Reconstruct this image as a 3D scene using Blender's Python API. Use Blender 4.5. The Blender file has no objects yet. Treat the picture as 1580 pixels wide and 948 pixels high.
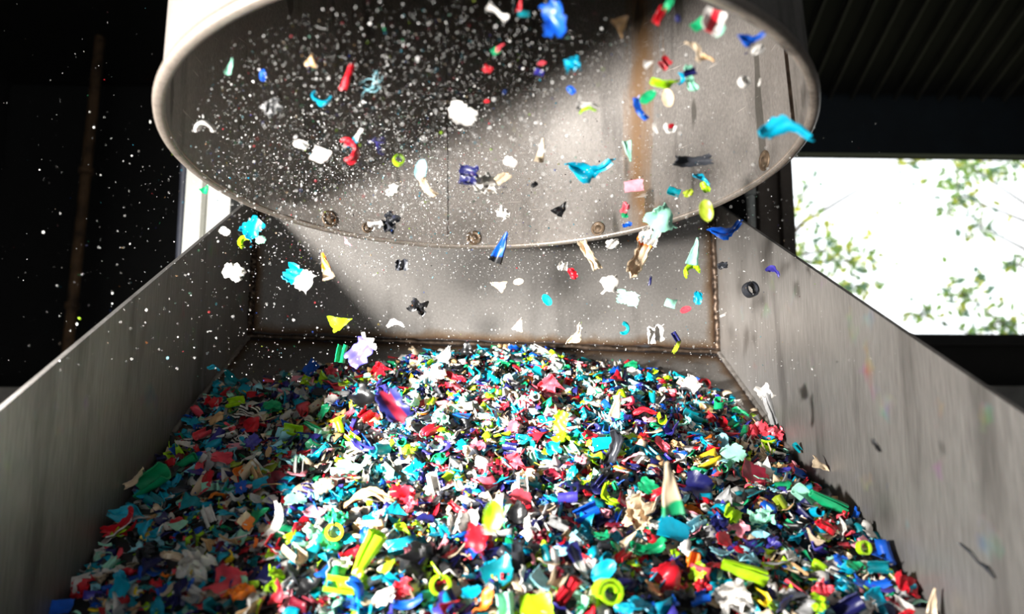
import bpy, math, random
import numpy as np
from mathutils import Vector, Matrix

# ------------------------------------------------------------------ camera
SC = bpy.context.scene
COL = SC.collection
FPX, CX, CY = 1150.0, 790.0, 474.0
CAM = np.array([0.0, 0.0, 1.6])
PITCH, YAW = math.radians(8.0), math.radians(2.0)
FWD = np.array([math.sin(YAW) * math.cos(PITCH), math.cos(YAW) * math.cos(PITCH), math.sin(PITCH)])
RGT = np.array([math.cos(YAW), -math.sin(YAW), 0.0])
UPV = np.cross(RGT, FWD)
cd = bpy.data.cameras.new('camera'); cam = bpy.data.objects.new('camera', cd); COL.objects.link(cam)
cam.matrix_world = Matrix(((RGT[0], UPV[0], -FWD[0], CAM[0]), (RGT[1], UPV[1], -FWD[1], CAM[1]),
                           (RGT[2], UPV[2], -FWD[2], CAM[2]), (0, 0, 0, 1)))
cd.sensor_width = 36.0; cd.lens = FPX / 1580.0 * 36.0; cd.clip_start = 0.02; cd.clip_end = 200
cd.dof.use_dof = True; cd.dof.focus_distance = 1.42; cd.dof.aperture_fstop = 2.2
SC.camera = cam

# ------------------------------------------------------------------ sky, lamp, exposure
world = bpy.data.worlds.new('sky'); SC.world = world; world.use_nodes = True
wb = world.node_tree.nodes['Background']
wb.inputs[0].default_value = (0.93, 0.97, 1.0, 1); wb.inputs[1].default_value = 2.2
def aim(o, tgt):
    o.rotation_euler = (Vector(tgt) - o.location).to_track_quat('-Z', 'Y').to_euler()
ld = bpy.data.lights.new('work_lamp', 'SPOT'); ld.energy = 430; ld.spot_size = math.radians(114); ld.spot_blend = 1.0
ld.shadow_soft_size = 0.09; ld.color = (1.0, 0.965, 0.92)
lamp = bpy.data.objects.new('work_lamp', ld); COL.objects.link(lamp)
lamp.location = (-1.15, 0.22, 1.64); aim(lamp, (0.02, 1.50, 1.66))
lc = bpy.data.lights.new('added_heap_spot', 'SPOT'); lc.energy = 950; lc.spot_size = math.radians(27); lc.spot_blend = 1.0
lc.shadow_soft_size = 0.09; lc.color = (1.0, 0.965, 0.92)     # second narrow spot, added at the lamp to brighten the heap centre
heap_spot = bpy.data.objects.new('added_heap_spot', lc); COL.objects.link(heap_spot); heap_spot.location = lamp.location; aim(heap_spot, (0.0, 1.47, 1.60))
sd = bpy.data.lights.new('sun', 'SUN'); sd.energy = 3.0; sd.angle = math.radians(0.6); sd.color = (1, 0.95, 0.86)
sun = bpy.data.objects.new('sun', sd); COL.objects.link(sun); sun.location = (6, 9, 8); aim(sun, (4.5, 7.2, 2.0))
SC.view_settings.view_transform = 'Standard'; SC.view_settings.look = 'None'
SC.view_settings.exposure = 0.0; SC.view_settings.gamma = 1.0; SC.view_settings.use_curve_mapping = False

# ------------------------------------------------------------------ pixel rays -> real places
def ray(px, py): return FWD + (px - CX) / FPX * RGT - (py - CY) / FPX * UPV
def on_x(px, py, x): d = ray(px, py); return CAM + d * ((x - CAM[0]) / d[0])
def on_y(px, py, y): d = ray(px, py); return CAM + d * ((y - CAM[1]) / d[1])

# ------------------------------------------------------------------ helpers
def lin(c):
    return tuple(((v / 255.0) / 12.92 if v / 255.0 <= 0.04045 else ((v / 255.0 + 0.055) / 1.055) ** 2.4) for v in c)
def empty(name, loc=(0, 0, 0)):
    o = bpy.data.objects.new(name, None); COL.objects.link(o); o.location = loc; o.empty_display_size = 0.05
    return o
def tag(o, label=None, cat=None, group=None, kind=None):
    if label: o['label'] = label
    if cat: o['category'] = cat
    if group: o['group'] = group
    if kind: o['kind'] = kind
    return o
def attach(o, parent):
    if parent is not None:
        o.parent = parent
        if parent.type == 'EMPTY': o.matrix_parent_inverse = Matrix.Translation(-Vector(parent.location))
def obj(name, verts, faces, m, parent=None, smooth=False):
    me = bpy.data.meshes.new(name); me.from_pydata([tuple(map(float, v)) for v in verts], [], faces)
    me.validate(); me.update()
    if smooth: me.polygons.foreach_set('use_smooth', [True] * len(me.polygons))
    if m is not None: me.materials.append(m)
    o = bpy.data.objects.new(name, me); COL.objects.link(o); attach(o, parent)
    return o
class MB:
    def __init__(s): s.v = []; s.f = []
    def add(s, v, f):
        b = len(s.v); s.v += [tuple(p) for p in v]; s.f += [tuple(i + b for i in q) for q in f]; return s
    def box(s, a, b):
        x0, y0, z0 = a; x1, y1, z1 = b
        return s.add([(x0, y0, z0), (x1, y0, z0), (x1, y1, z0), (x0, y1, z0), (x0, y0, z1), (x1, y0, z1), (x1, y1, z1), (x0, y1, z1)],
                     [(0, 3, 2, 1), (4, 5, 6, 7), (0, 1, 5, 4), (1, 2, 6, 5), (2, 3, 7, 6), (3, 0, 4, 7)])
    def prism(s, poly, off):            # polygon extruded by a vector
        n = len(poly); off = np.array(off, float); p = [np.array(q, float) for q in poly]
        return s.add(p + [q + off for q in p], [tuple(range(n))[::-1], tuple(range(n, 2 * n))] +
                     [(i, (i + 1) % n, n + (i + 1) % n, n + i) for i in range(n)])
    def tube(s, path, rad, n=8, cap=True):
        path = [np.array(p, float) for p in path]; m = len(path)
        rad = rad if hasattr(rad, '__len__') else [rad] * m
        vs = []; fs = []
        t0 = path[1] - path[0]; ref = np.array([0, 0, 1.0]) if abs(t0[2]) < 0.9 * np.linalg.norm(t0) else np.array([1.0, 0, 0])
        for i in range(m):
            t = path[min(i + 1, m - 1)] - path[max(i - 1, 0)]; t = t / (np.linalg.norm(t) + 1e-9)
            a = np.cross(t, ref); a /= np.linalg.norm(a) + 1e-9; b = np.cross(t, a)
            for k in range(n):
                w = 2 * math.pi * k / n; vs.append(path[i] + rad[i] * (math.cos(w) * a + math.sin(w) * b))
        for i in range(m - 1):
            for k in range(n):
                fs.append((i * n + k, i * n + (k + 1) % n, (i + 1) * n + (k + 1) % n, (i + 1) * n + k))
        if cap: fs += [tuple(range(n)), tuple(range((m - 1) * n, m * n))[::-1]]
        return s.add(vs, fs)
    def build(s, name, m, parent=None, smooth=False): return obj(name, s.v, s.f, m, parent, smooth)

# ------------------------------------------------------------------ materials
def newmat(name):
    m = bpy.data.materials.new(name); m.use_nodes = True
    return m, m.node_tree.nodes, m.node_tree.links, m.node_tree.nodes['Principled BSDF']
def noise(n, l, co, scale, mapping=(1, 1, 1), detail=4, rough=0.55):
    mp = n.new('ShaderNodeMapping'); mp.inputs['Scale'].default_value = mapping; l.new(co, mp.inputs[0])
    t = n.new('ShaderNodeTexNoise'); t.inputs['Scale'].default_value = scale; t.inputs['Detail'].default_value = detail
    t.inputs['Roughness'].default_value = rough; l.new(mp.outputs[0], t.inputs[0]); return t.outputs[0]
def ramp(n, l, fac, stops, interp='LINEAR'):
    r = n.new('ShaderNodeValToRGB'); r.color_ramp.interpolation = interp; e = r.color_ramp.elements
    while len(e) < len(stops): e.new(0.5)
    for k, (p, c) in enumerate(stops):
        e[k].position = p; e[k].color = (*c, 1) if len(c) == 3 else c
    l.new(fac, r.inputs[0]); return r.outputs[0]
def mix(n, l, fac, a, b, mode='MIX'):
    x = n.new('ShaderNodeMix'); x.data_type = 'RGBA'; x.blend_type = mode
    for sock, val in ((x.inputs[0], fac), (x.inputs[6], a), (x.inputs[7], b)):
        if isinstance(val, (int, float)): sock.default_value = val
        elif isinstance(val, tuple): sock.default_value = (*val, 1)
        else: l.new(val, sock)
    return x.outputs[2]
def math_(n, l, op, a, b=None, c=None):
    x = n.new('ShaderNodeMath'); x.operation = op
    for i, v in enumerate((a, b, c)):
        if v is None: continue
        if isinstance(v, (int, float)): x.inputs[i].default_value = v
        else: l.new(v, x.inputs[i])
    return x.outputs[0]
def bump(n, l, p, h, strength=0.2, dist=0.002):
    b = n.new('ShaderNodeBump'); b.inputs['Strength'].default_value = strength; b.inputs['Distance'].default_value = dist
    l.new(h, b.inputs['Height']); l.new(b.outputs[0], p.inputs['Normal'])
def coords(n): return n.new('ShaderNodeTexCoord').outputs['Object']

def steel(name, base=(0.42, 0.40, 0.38), brush=(1, 1, 1), metal=0.75, rough=0.42, dirt=0.5, extra=None):
    m, n, l, p = newmat(name); co = coords(n)
    fine = noise(n, l, co, 220, brush, 3); big = noise(n, l, co, 3.2, (1, 1, 0.45), 5); smear = noise(n, l, co, 13, (1, 1, 0.16), 4)
    c = ramp(n, l, fine, [(0.30, tuple(v * 0.80 for v in base)), (0.72, tuple(min(1, v * 1.15) for v in base))])
    c = mix(n, l, dirt, c, ramp(n, l, big, [(0.30, (0.55, 0.52, 0.49)), (0.62, (1, 1, 1))]), 'MULTIPLY')
    c = mix(n, l, dirt, c, ramp(n, l, smear, [(0.30, (0.35, 0.34, 0.33)), (0.43, (1, 1, 1))]), 'MULTIPLY')
    if extra: c = extra(n, l, co, c)
    l.new(c, p.inputs['Base Color']); p.inputs['Metallic'].default_value = metal
    r = ramp(n, l, big, [(0.3, (rough + 0.14,) * 3), (0.7, (rough - 0.05,) * 3)]); l.new(r, p.inputs['Roughness'])
    bump(n, l, p, fine, 0.12, 0.001)
    return m
def plain(name, base, rough=0.7, metal=0.0, var=0.25, scale=8.0):
    m, n, l, p = newmat(name); co = coords(n); t = noise(n, l, co, scale, (1, 1, 1), 5)
    l.new(ramp(n, l, t, [(0.3, tuple(v * (1 - var) for v in base)), (0.7, tuple(min(1, v * (1 + var)) for v in base))]), p.inputs['Base Color'])
    p.inputs['Roughness'].default_value = rough; p.inputs['Metallic'].default_value = metal
    bump(n, l, p, t, 0.15, 0.003); return m

HW = 0.60                                    # half the hopper's inner width
BACK = 1.895                                 # its back panel
seamL = on_y(385, 519, BACK); seamR = on_y(1113, 544, BACK)
def tint(n, l, co, c):                       # weld heat tint: oxide bands along the panel's edges
    s = n.new('ShaderNodeSeparateXYZ'); l.new(co, s.inputs[0])
    k = (seamR[2] - seamL[2]) / (seamR[0] - seamL[0])
    dz = math_(n, l, 'SUBTRACT', s.outputs[2], math_(n, l, 'MULTIPLY_ADD', s.outputs[0], float(k), float(seamL[2] - k * seamL[0])))
    dx = math_(n, l, 'SUBTRACT', HW, math_(n, l, 'ABSOLUTE', s.outputs[0]))
    d = math_(n, l, 'MINIMUM', math_(n, l, 'ABSOLUTE', dz), dx)
    w = noise(n, l, co, 14, (1, 1, 1), 3)
    d = math_(n, l, 'MULTIPLY', d, math_(n, l, 'MULTIPLY_ADD', w, 1.6, 0.2))
    band = ramp(n, l, d, [(0.0, (0.05, 0.035, 0.03)), (0.006, (0.16, 0.24, 0.32)), (0.011, (0.30, 0.15, 0.07)), (0.018, (0.62, 0.45, 0.30)), (0.036, (1, 1, 1))])
    return mix(n, l, 1.0, c, band, 'MULTIPLY')
def rust(n, l, co, c):                       # rust runs and dark scrapes on the duct
    s = n.new('ShaderNodeSeparateXYZ'); l.new(co, s.inputs[0])
    wob = noise(n, l, co, 5, (1, 1, 1), 3)
    x = math_(n, l, 'ADD', s.outputs[0], math_(n, l, 'MULTIPLY_ADD', wob, 0.05, -0.025))
    d = math_(n, l, 'ABSOLUTE', math_(n, l, 'SUBTRACT', x, 0.335))
    side = math_(n, l, 'GREATER_THAN', s.outputs[1], 1.2)
    st = noise(n, l, co, 60, (1, 1, 0.06), 3)
    d = math_(n, l, 'MULTIPLY', d, math_(n, l, 'MULTIPLY_ADD', st, 2.4, -0.2))
    f = math_(n, l, 'MULTIPLY', side, ramp(n, l, d, [(0.004, (0.9,) * 3), (0.030, (0, 0, 0))]))
    c = mix(n, l, f, c, (0.20, 0.105, 0.038))
    sc = noise(n, l, co, 22, (1, 1, 0.25), 2, 0.3)
    c = mix(n, l, ramp(n, l, sc, [(0.28, (0.75,) * 3), (0.33, (0, 0, 0))]), c, (0.05, 0.045, 0.035))
    hs = noise(n, l, co, 40, (0.35, 0.35, 3.4), 2, 0.4)
    return mix(n, l, ramp(n, l, hs, [(0.72, (0, 0, 0)), (0.76, (0.6,) * 3)]), c, (0.42, 0.38, 0.34))
def reflection_smears(n, l, co, c):                     # blurred reflections of coloured pieces, mixed into the steel's colour
    cl = n.new('ShaderNodeTexNoise'); cl.inputs['Scale'].default_value = 16; l.new(co, cl.inputs[0])
    f = noise(n, l, co, 11, (1, 1, 1), 3)
    h = n.new('ShaderNodeHueSaturation'); h.inputs['Saturation'].default_value = 2.2; h.inputs['Value'].default_value = 0.7; l.new(cl.outputs[1], h.inputs['Color'])
    return mix(n, l, ramp(n, l, f, [(0.60, (0, 0, 0)), (0.75, (0.42,) * 3)]), c, h.outputs[0])

M = {}
M['bin'] = steel('brushed_steel', (0.30, 0.288, 0.276), (1, 1, 0.09), 0.70, 0.46, 0.6, reflection_smears)
M['panel'] = steel('tinted_steel', (0.215, 0.203, 0.19), (1, 1, 1), 0.72, 0.42, 0.35, tint)
M['slope'] = steel('slope_steel', (0.27, 0.257, 0.243), (1, 1, 1), 0.72, 0.40, 0.4, tint)
M['duct'] = steel('duct_steel', (0.245, 0.224, 0.206), (1, 1, 0.6), 0.25, 0.60, 0.8, rust)
M['rim'] = steel('rim_steel', (0.52, 0.45, 0.39), (1, 1, 1), 0.7, 0.38, 0.8)
M['weld'] = plain('weld_metal', (0.065, 0.045, 0.032), 0.45, 0.8, 0.7, 60)
M['weldlight'] = plain('bright_weld', (0.36, 0.335, 0.31), 0.4, 0.8, 0.3, 60)
M['plug'] = plain('rusty_plug', (0.16, 0.11, 0.07), 0.55, 0.5, 0.6, 70)
M['black'] = plain('black_paint', (0.010, 0.010, 0.011), 0.75)
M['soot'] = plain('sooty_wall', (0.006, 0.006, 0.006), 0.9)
M['blueblack'] = plain('blue_black_paint', (0.010, 0.017, 0.024), 0.6)
M['roof'] = plain('dark_sheet_roof', (0.009, 0.0085, 0.008), 0.7)
M['rib'] = plain('roof_rib_metal', (0.075, 0.070, 0.062), 0.6)
M['grey'] = plain('light_grey_paint', (0.78, 0.78, 0.73), 0.5, 0, 0.08)
M['brown'] = plain('brown_column_paint', (0.13, 0.10, 0.08), 0.55, 0.2, 0.35)
M['darkgrey'] = plain('dark_blue_grey_paint', (0.05, 0.055, 0.075), 0.5)
M['pale'] = plain('pale_concrete', (0.34, 0.32, 0.29), 0.8)
M['pipe'] = plain('rusty_pipe', (0.10, 0.055, 0.025), 0.8, 0, 0.6, 12)
M['bark'] = plain('bark', (0.10, 0.075, 0.05), 0.9, 0, 0.4, 30)
M['ground'] = plain('outdoor_ground', (0.12, 0.13, 0.06), 0.95, 0, 0.4, 3)
M['floor'] = plain('concrete_floor', (0.05, 0.048, 0.045), 0.85, 0, 0.3, 5)

# ------------------------------------------------------------------ the setting
def struct(mb, name, m, parent=None):
    o = mb.build(name, m, parent)
    if parent is None: tag(o, kind='structure')
    return o
WY = 3.50                                    # the wall with the opening
wt = on_y(1400, 241, WY)[2]; wbz = on_y(1400, 517, WY)[2]; wx0 = on_y(1196, 300, WY)[0]; wx1 = 3.30
lt = on_y(1400, 150, WY)[2]; led = on_y(1570, 600, WY)[2]
XL, XR, YF = -2.3, 3.9, -2.6
struct(MB().box((XL, YF, -0.1), (XR, WY + 0.2, 0.0)), 'floor', M['floor'])
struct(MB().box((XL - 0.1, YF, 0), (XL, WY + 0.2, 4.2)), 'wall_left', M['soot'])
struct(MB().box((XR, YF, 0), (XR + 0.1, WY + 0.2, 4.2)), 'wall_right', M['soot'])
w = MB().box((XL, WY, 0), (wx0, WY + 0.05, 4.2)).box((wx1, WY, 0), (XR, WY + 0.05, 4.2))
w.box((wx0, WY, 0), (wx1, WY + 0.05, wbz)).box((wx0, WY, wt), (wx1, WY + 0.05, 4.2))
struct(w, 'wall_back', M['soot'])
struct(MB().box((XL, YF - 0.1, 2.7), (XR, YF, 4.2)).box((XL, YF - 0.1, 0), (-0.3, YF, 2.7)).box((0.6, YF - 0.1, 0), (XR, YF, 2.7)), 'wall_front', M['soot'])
# deep lintel, frame and sill round the opening
struct(MB().box((wx0 - 0.5, WY - 0.03, wt), (XR, WY, lt)), 'trim_1', M['blueblack'])
struct(MB().box((wx0 - 0.04, WY - 0.05, wbz - 0.05), (XR, WY + 0.13, wbz)), 'trim_2', M['black'])
struct(MB().box((wx0 - 0.04, WY - 0.04, wbz), (wx0, WY + 0.13, wt)), 'trim_3', M['black'])
struct(MB().box((0.9, WY - 0.35, led - 0.12), (XR, WY, led)), 'trim_4', M['pale'])
# ledge along the back of the dark side
ll = on_y(20, 599, 3.1)
struct(MB().box((XL, 3.0, ll[2] - 0.14), (-1.35, WY, ll[2])), 'trim_5', M['pale'])
# sloping ribbed roof
rd = FWD + (870 - CX) / FPX * RGT - (1027 - CY) / FPX * UPV; rd /= np.linalg.norm(rd)
def roofz(x, y): return lt + (WY - 0.03 - y) * (-rd[2] / rd[1])
y0, y1 = YF, WY - 0.03
ceil = struct(MB().prism([(XL, y1, lt), (XR, y1, lt), (XR, -0.6, roofz(0, -0.6)), (XL, -0.6, roofz(0, -0.6))], (0, 0, 0.05)).box((XL, YF, roofz(0, -0.6)), (XR, -0.6, roofz(0, -0.6) + 0.05)).box((XL, y1, lt), (XR, WY + 0.1, lt + 0.05)), 'ceiling', M['roof'])
for k in range(24):
    e = on_y(1180 + k * 33.5, 150, y1); a = np.array([e[0], y1, lt - 0.012]); s = (y1 + 0.4) / rd[1]
    b = a - rd * s
    c = np.array([1.0, 0, 0]); u = np.array([0, 0, -1.0])
    q = lambda o, dx, dz: o + c * dx + u * dz
    h = 0.02
    v = [q(a, -0.012, -h), q(a, 0.012, -h), q(a, 0.006, h), q(a, -0.006, h), q(b, -0.012, -h), q(b, 0.012, -h), q(b, 0.006, h), q(b, -0.006, h)]
    obj('roof_rib', v, [(0, 1, 2, 3), (7, 6, 5, 4), (0, 4, 5, 1), (1, 5, 6, 2), (2, 6, 7, 3), (3, 7, 4, 0)], M['rib'], ceil)

# ------------------------------------------------------------------ columns and pipes behind the hopper
def column(name, px0, px1, py, depth, z0, z1, dy, m, label, cat):
    a = on_y(px0, py, depth); b = on_y(px1, py, depth); bas = ((a[0] + b[0]) / 2, depth + dy / 2, z0)
    t = empty(name, bas); tag(t, label, cat)
    wd = b[0] - a[0]; x0, x1 = a[0], b[0]
    MB().box((x0, depth, z0), (x0 + wd * 0.36, depth + dy, z1)).build('flange', m, t)
    MB().box((x0 + wd * 0.36, depth + 0.035, z0), (x0 + wd * 0.66, depth + dy, z1)).build('web', m, t)
    MB().box((x0 + wd * 0.66, depth, z0), (x1, depth + dy, z1)).build('flange', m, t)
    MB().box((x0 - 0.02, depth - 0.02, z0), (x1 + 0.02, depth + dy + 0.02, z0 + 0.012)).build('base_plate', m, t)
    return t
column('steel_column', 286, 356, 300, 2.20, 0.0, 3.05, 0.10, M['grey'], 'pale grey channel column behind the left side of the hopper', 'column')
column('steel_column', 1172, 1226, 330, 2.45, 0.0, 2.9, 0.10, M['brown'], 'dark brown column beside the bright window opening', 'column')
def pipe(px0, py0, px1, py1, depth, r, m, label, zlo=0.0, zhi=3.0):
    a = on_y(px0, py0, depth); b = on_y(px1, py1, depth); d = (a - b) / (a[2] - b[2])
    lo = b + d * (zlo - b[2]); hi = b + d * (zhi - b[2])
    t = empty('pipe', (lo[0], lo[1], zlo)); tag(t, label, 'pipe')
    MB().tube([lo, hi], r, 12).build('pipe_run', m, t, True)
    for f in (0.35, 0.62, 0.8):
        c = lo + (hi - lo) * f; MB().tube([c - np.array([0, 0, .015]), c + np.array([0, 0, .015])], r * 1.35, 12).build('pipe_clamp', m, t, True)
pipe(283, 290, 278, 385, 2.30, 0.012, M['darkgrey'], 'thin dark blue pipe along the pale grey column')
pipe(1158, 300, 1160, 350, 2.35, 0.013, M['grey'], 'slim grey pipe beside the dark brown column', 0.0, 2.9)
pipe(150, 100, 104, 545, 3.2, 0.022, M['pipe'], 'rust brown pipe on the black wall at the left', 0.0, 3.3)

# ------------------------------------------------------------------ hopper
TH = 0.008
rb = on_x(1140, 338, HW); rf = on_x(1580, 640, HW); lb = on_x(376, 316, -HW); lf = on_x(0, 634, -HW)
hop = empty('feed_hopper', (0, 1.2, 0.55)); tag(hop, 'open steel feed hopper filled with colourful shredded plastic', 'hopper')
ZB = 0.98
def extend(bk, fr, y): k = (fr[2] - bk[2]) / (fr[1] - bk[1]); return bk[2] + k * (y - bk[1])
YN = 0.36
dL = on_x(300, 640, -HW); dR = on_x(1200, 650, HW)
sl_m = ((seamL[2] - dL[2]) / (BACK - dL[1]) + (seamR[2] - dR[2]) / (BACK - dR[1])) / 2
for sx, bk, fr, name in ((-1, lb, lf, 'left'), (1, rb, rf, 'right')):
    zt = extend(bk, fr, BACK); zn = extend(bk, fr, YN)
    x = sx * HW
    MB().prism([(x, YN, ZB), (x, BACK, ZB), (x, BACK, zt), (x, YN, zn)], (sx * TH, 0, 0)).build('side_panel', M['bin'], hop)
ztb = on_y(1090, 327, BACK)[2]
MB().prism([(seamL[0] - .02, BACK, seamL[2]), (seamR[0] + .02, BACK, seamR[2]), (HW, BACK, ztb), (-HW, BACK, ztb + 0.02)], (0, TH, 0)).build('back_panel', M['panel'], hop)
yb2 = 1.46
MB().prism([(-HW, BACK, seamL[2]), (HW, BACK, seamR[2]), (HW, yb2, seamR[2] - sl_m * (BACK - yb2)), (-HW, yb2, seamL[2] - sl_m * (BACK - yb2))], (0, 0.002, -TH)).build('slope_panel', M['slope'], hop)
MB().prism([(-HW, yb2, seamL[2] - sl_m * (BACK - yb2)), (HW, yb2, seamR[2] - sl_m * (BACK - yb2)), (HW, yb2 - .12, ZB), (-HW, yb2 - .12, ZB)], (0, TH, 0)).build('slope_panel', M['slope'], hop)
MB().box((-HW, YN, ZB - TH), (HW, BACK, ZB)).build('floor_panel', M['bin'], hop)
MB().box((-HW - TH, YN - TH, ZB - TH), (HW + TH, YN, 1.12)).build('front_panel', M['bin'], hop)
rng = np.random.default_rng(5)
def weld(a, b, r, m, n=70):
    a, b = np.array(a, float), np.array(b, float); pts = [a + (b - a) * i / n + rng.normal(0, r * 0.12, 3) for i in range(n + 1)]
    MB().tube(pts, list(r * (1 + 0.10 * np.sin(np.arange(n + 1) * 1.9) + rng.normal(0, 0.06, n + 1))), 8).build('weld_bead', m, hop, True)
weld((-HW, BACK - .004, seamL[2]), (HW, BACK - .004, seamR[2]), 0.0075, M['weld'])
weld((-HW + .004, BACK - .004, seamL[2]), (-HW + .004, BACK - .004, ztb), 0.010, M['weld'])
weld((HW - .004, BACK - .004, seamR[2]), (HW - .004, BACK - .004, ztb), 0.008, M['weld'])
weld((-HW + .003, BACK, seamL[2]), (-HW + .003, yb2, seamL[2] - sl_m * (BACK - yb2)), 0.006, M['weldlight'])
weld((HW - .003, BACK, seamR[2]), (HW - .003, yb2, seamR[2] - sl_m * (BACK - yb2)), 0.006, M['weldlight'])
# machine body under the hopper
body = empty('shredder_body', (0, 1.15, 0)); tag(body, 'dark machine body carrying the steel hopper', 'machine')
MB().box((-0.55, 0.42, 0.10), (0.55, 1.85, ZB - TH - 0.001)).build('housing', M['blueblack'], body)
for x in (-0.5, 0.44):
    for y in (0.46, 1.75): MB().box((x, y, 0), (x + 0.06, y + 0.06, 0.10)).build('foot', M['black'], body)

# ------------------------------------------------------------------ discharge duct
RD = 0.497
DC = CAM + np.array([0.007, 1.173, 0.406])
ax = np.array([math.sin(math.radians(-1.1)), -math.sin(math.radians(-4.2)), 1.0]); ax /= np.linalg.norm(ax)
ex = np.cross(np.array([0, 1.0, 0]), ax); ex /= np.linalg.norm(ex); ey = np.cross(ax, ex)
def dpt(r, a, h): return DC + r * (math.cos(a) * ex + math.sin(a) * ey) + h * ax
duct = empty('discharge_duct', DC); tag(duct, 'wide round steel duct pouring shredded plastic from above', 'duct')
def revolve(prof, name, m, n=160, parent=duct):
    k = len(prof); v = [dpt(r, 2 * math.pi * i / n, h) for i in range(n) for r, h in prof]
    f = [(i * k + j, ((i + 1) % n) * k + j, ((i + 1) % n) * k + (j + 1) % k, i * k + (j + 1) % k) for i in range(n) for j in range(k)]
    return obj(name, v, f, m, parent, True)
DH = 1.35
sh = revolve([(RD - 0.012, 0.0), (RD - 0.012, 0.5), (RD - 0.012, DH), (RD - 0.006, DH), (RD - 0.006, 0.5), (RD - 0.006, 0.0)], 'shell', M['duct'])
revolve([(RD - 0.0125, 0.001), (RD - 0.0125, 0.005), (RD - 0.006, 0.010), (RD - 0.002, 0.013), (RD + 0.002, 0.012), (RD + 0.004, 0.007), (RD + 0.003, 0.001), (RD - 0.001, -0.002), (RD - 0.008, -0.002)], 'rim', M['rim'])
revolve([(0.002, DH), (RD - 0.008, DH), (RD - 0.008, DH + 0.01), (0.002, DH + 0.01)], 'top_cap', M['black'])
def duct_angle(px, py):
    d = ray(px, py); o = CAM - DC; dd = d - (d @ ax) * ax; oo = o - (o @ ax) * ax; r = RD - 0.012
    A, B, C_ = dd @ dd, 2 * dd @ oo, oo @ oo - r * r; t = (-B + math.sqrt(max(0, B * B - 4 * A * C_))) / (2 * A)
    p = CAM + d * t - DC; return math.atan2(p @ ey, p @ ex), p @ ax
for px, py, r in ((508, 338, .018), (566, 352, .012), (731, 370, .017), (923, 356, .016), (1180, 248, .018)):
    a, h = duct_angle(px, py); nrm = -(math.cos(a) * ex + math.sin(a) * ey); c = dpt(RD - 0.012, a, max(h, r + .004))
    t = np.cross(nrm, ax)
    b = MB()
    prof = [(r, 0), (r, .002), (r * .78, .003), (r * .72, .0012), (r * .45, .0012), (r * .35, .004), (0.0005, .004)]
    n = 20; vs = [c + rr * (math.cos(w) * t + math.sin(w) * ax) + nrm * hh for rr, hh in prof for w in [2 * math.pi * i / n for i in range(n)]]
    fs = [(j * n + i, j * n + (i + 1) % n, (j + 1) * n + (i + 1) % n, (j + 1) * n + i) for j in range(len(prof) - 1) for i in range(n)]
    obj('bolt', vs, fs, M['plug'], duct, True)
# vertical seam strips inside the duct and the bracket plates that hold it
a, _ = duct_angle(1222, 150); MB().tube([dpt(RD - 0.013, a, 0.02), dpt(RD - 0.013, a, 0.5), dpt(RD - 0.013, a, DH - .01)], 0.004, 8).build('seam', M['weld'], duct, True)
a, _ = duct_angle(690, 300); MB().tube([dpt(RD - 0.0125, a, 0.02), dpt(RD - 0.0125, a, 0.5), dpt(RD - 0.0125, a, DH - .01)], 0.0015, 6).build('seam', M['duct'], duct, True)

# ------------------------------------------------------------------ trees outside the opening
def leafmat(name, c):
    m, n, l, p = newmat(name); t = noise(n, l, coords(n), 3.0, (1, 1, 1), 3)
    l.new(ramp(n, l, t, [(0.35, tuple(v * 0.55 for v in c)), (0.65, c)]), p.inputs['Base Color']); p.inputs['Roughness'].default_value = 0.5
    tl = n.new('ShaderNodeBsdfTranslucent'); tl.inputs[0].default_value = (*[min(1, v * 1.8) for v in c], 1); mx = n.new('ShaderNodeMixShader'); mx.inputs[0].default_value = 0.5
    l.new(p.outputs[0], mx.inputs[1]); l.new(tl.outputs[0], mx.inputs[2]); l.new(mx.outputs[0], n['Material Output'].inputs[0])
    return m
M['leaf'] = leafmat('green_leaf', (0.16, 0.26, 0.06)); M['leafy'] = leafmat('yellow_green_leaf', (0.36, 0.38, 0.06)); M['leafd'] = leafmat('blue_green_leaf', (0.10, 0.18, 0.12))
tr = np.random.default_rng(11)
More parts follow.
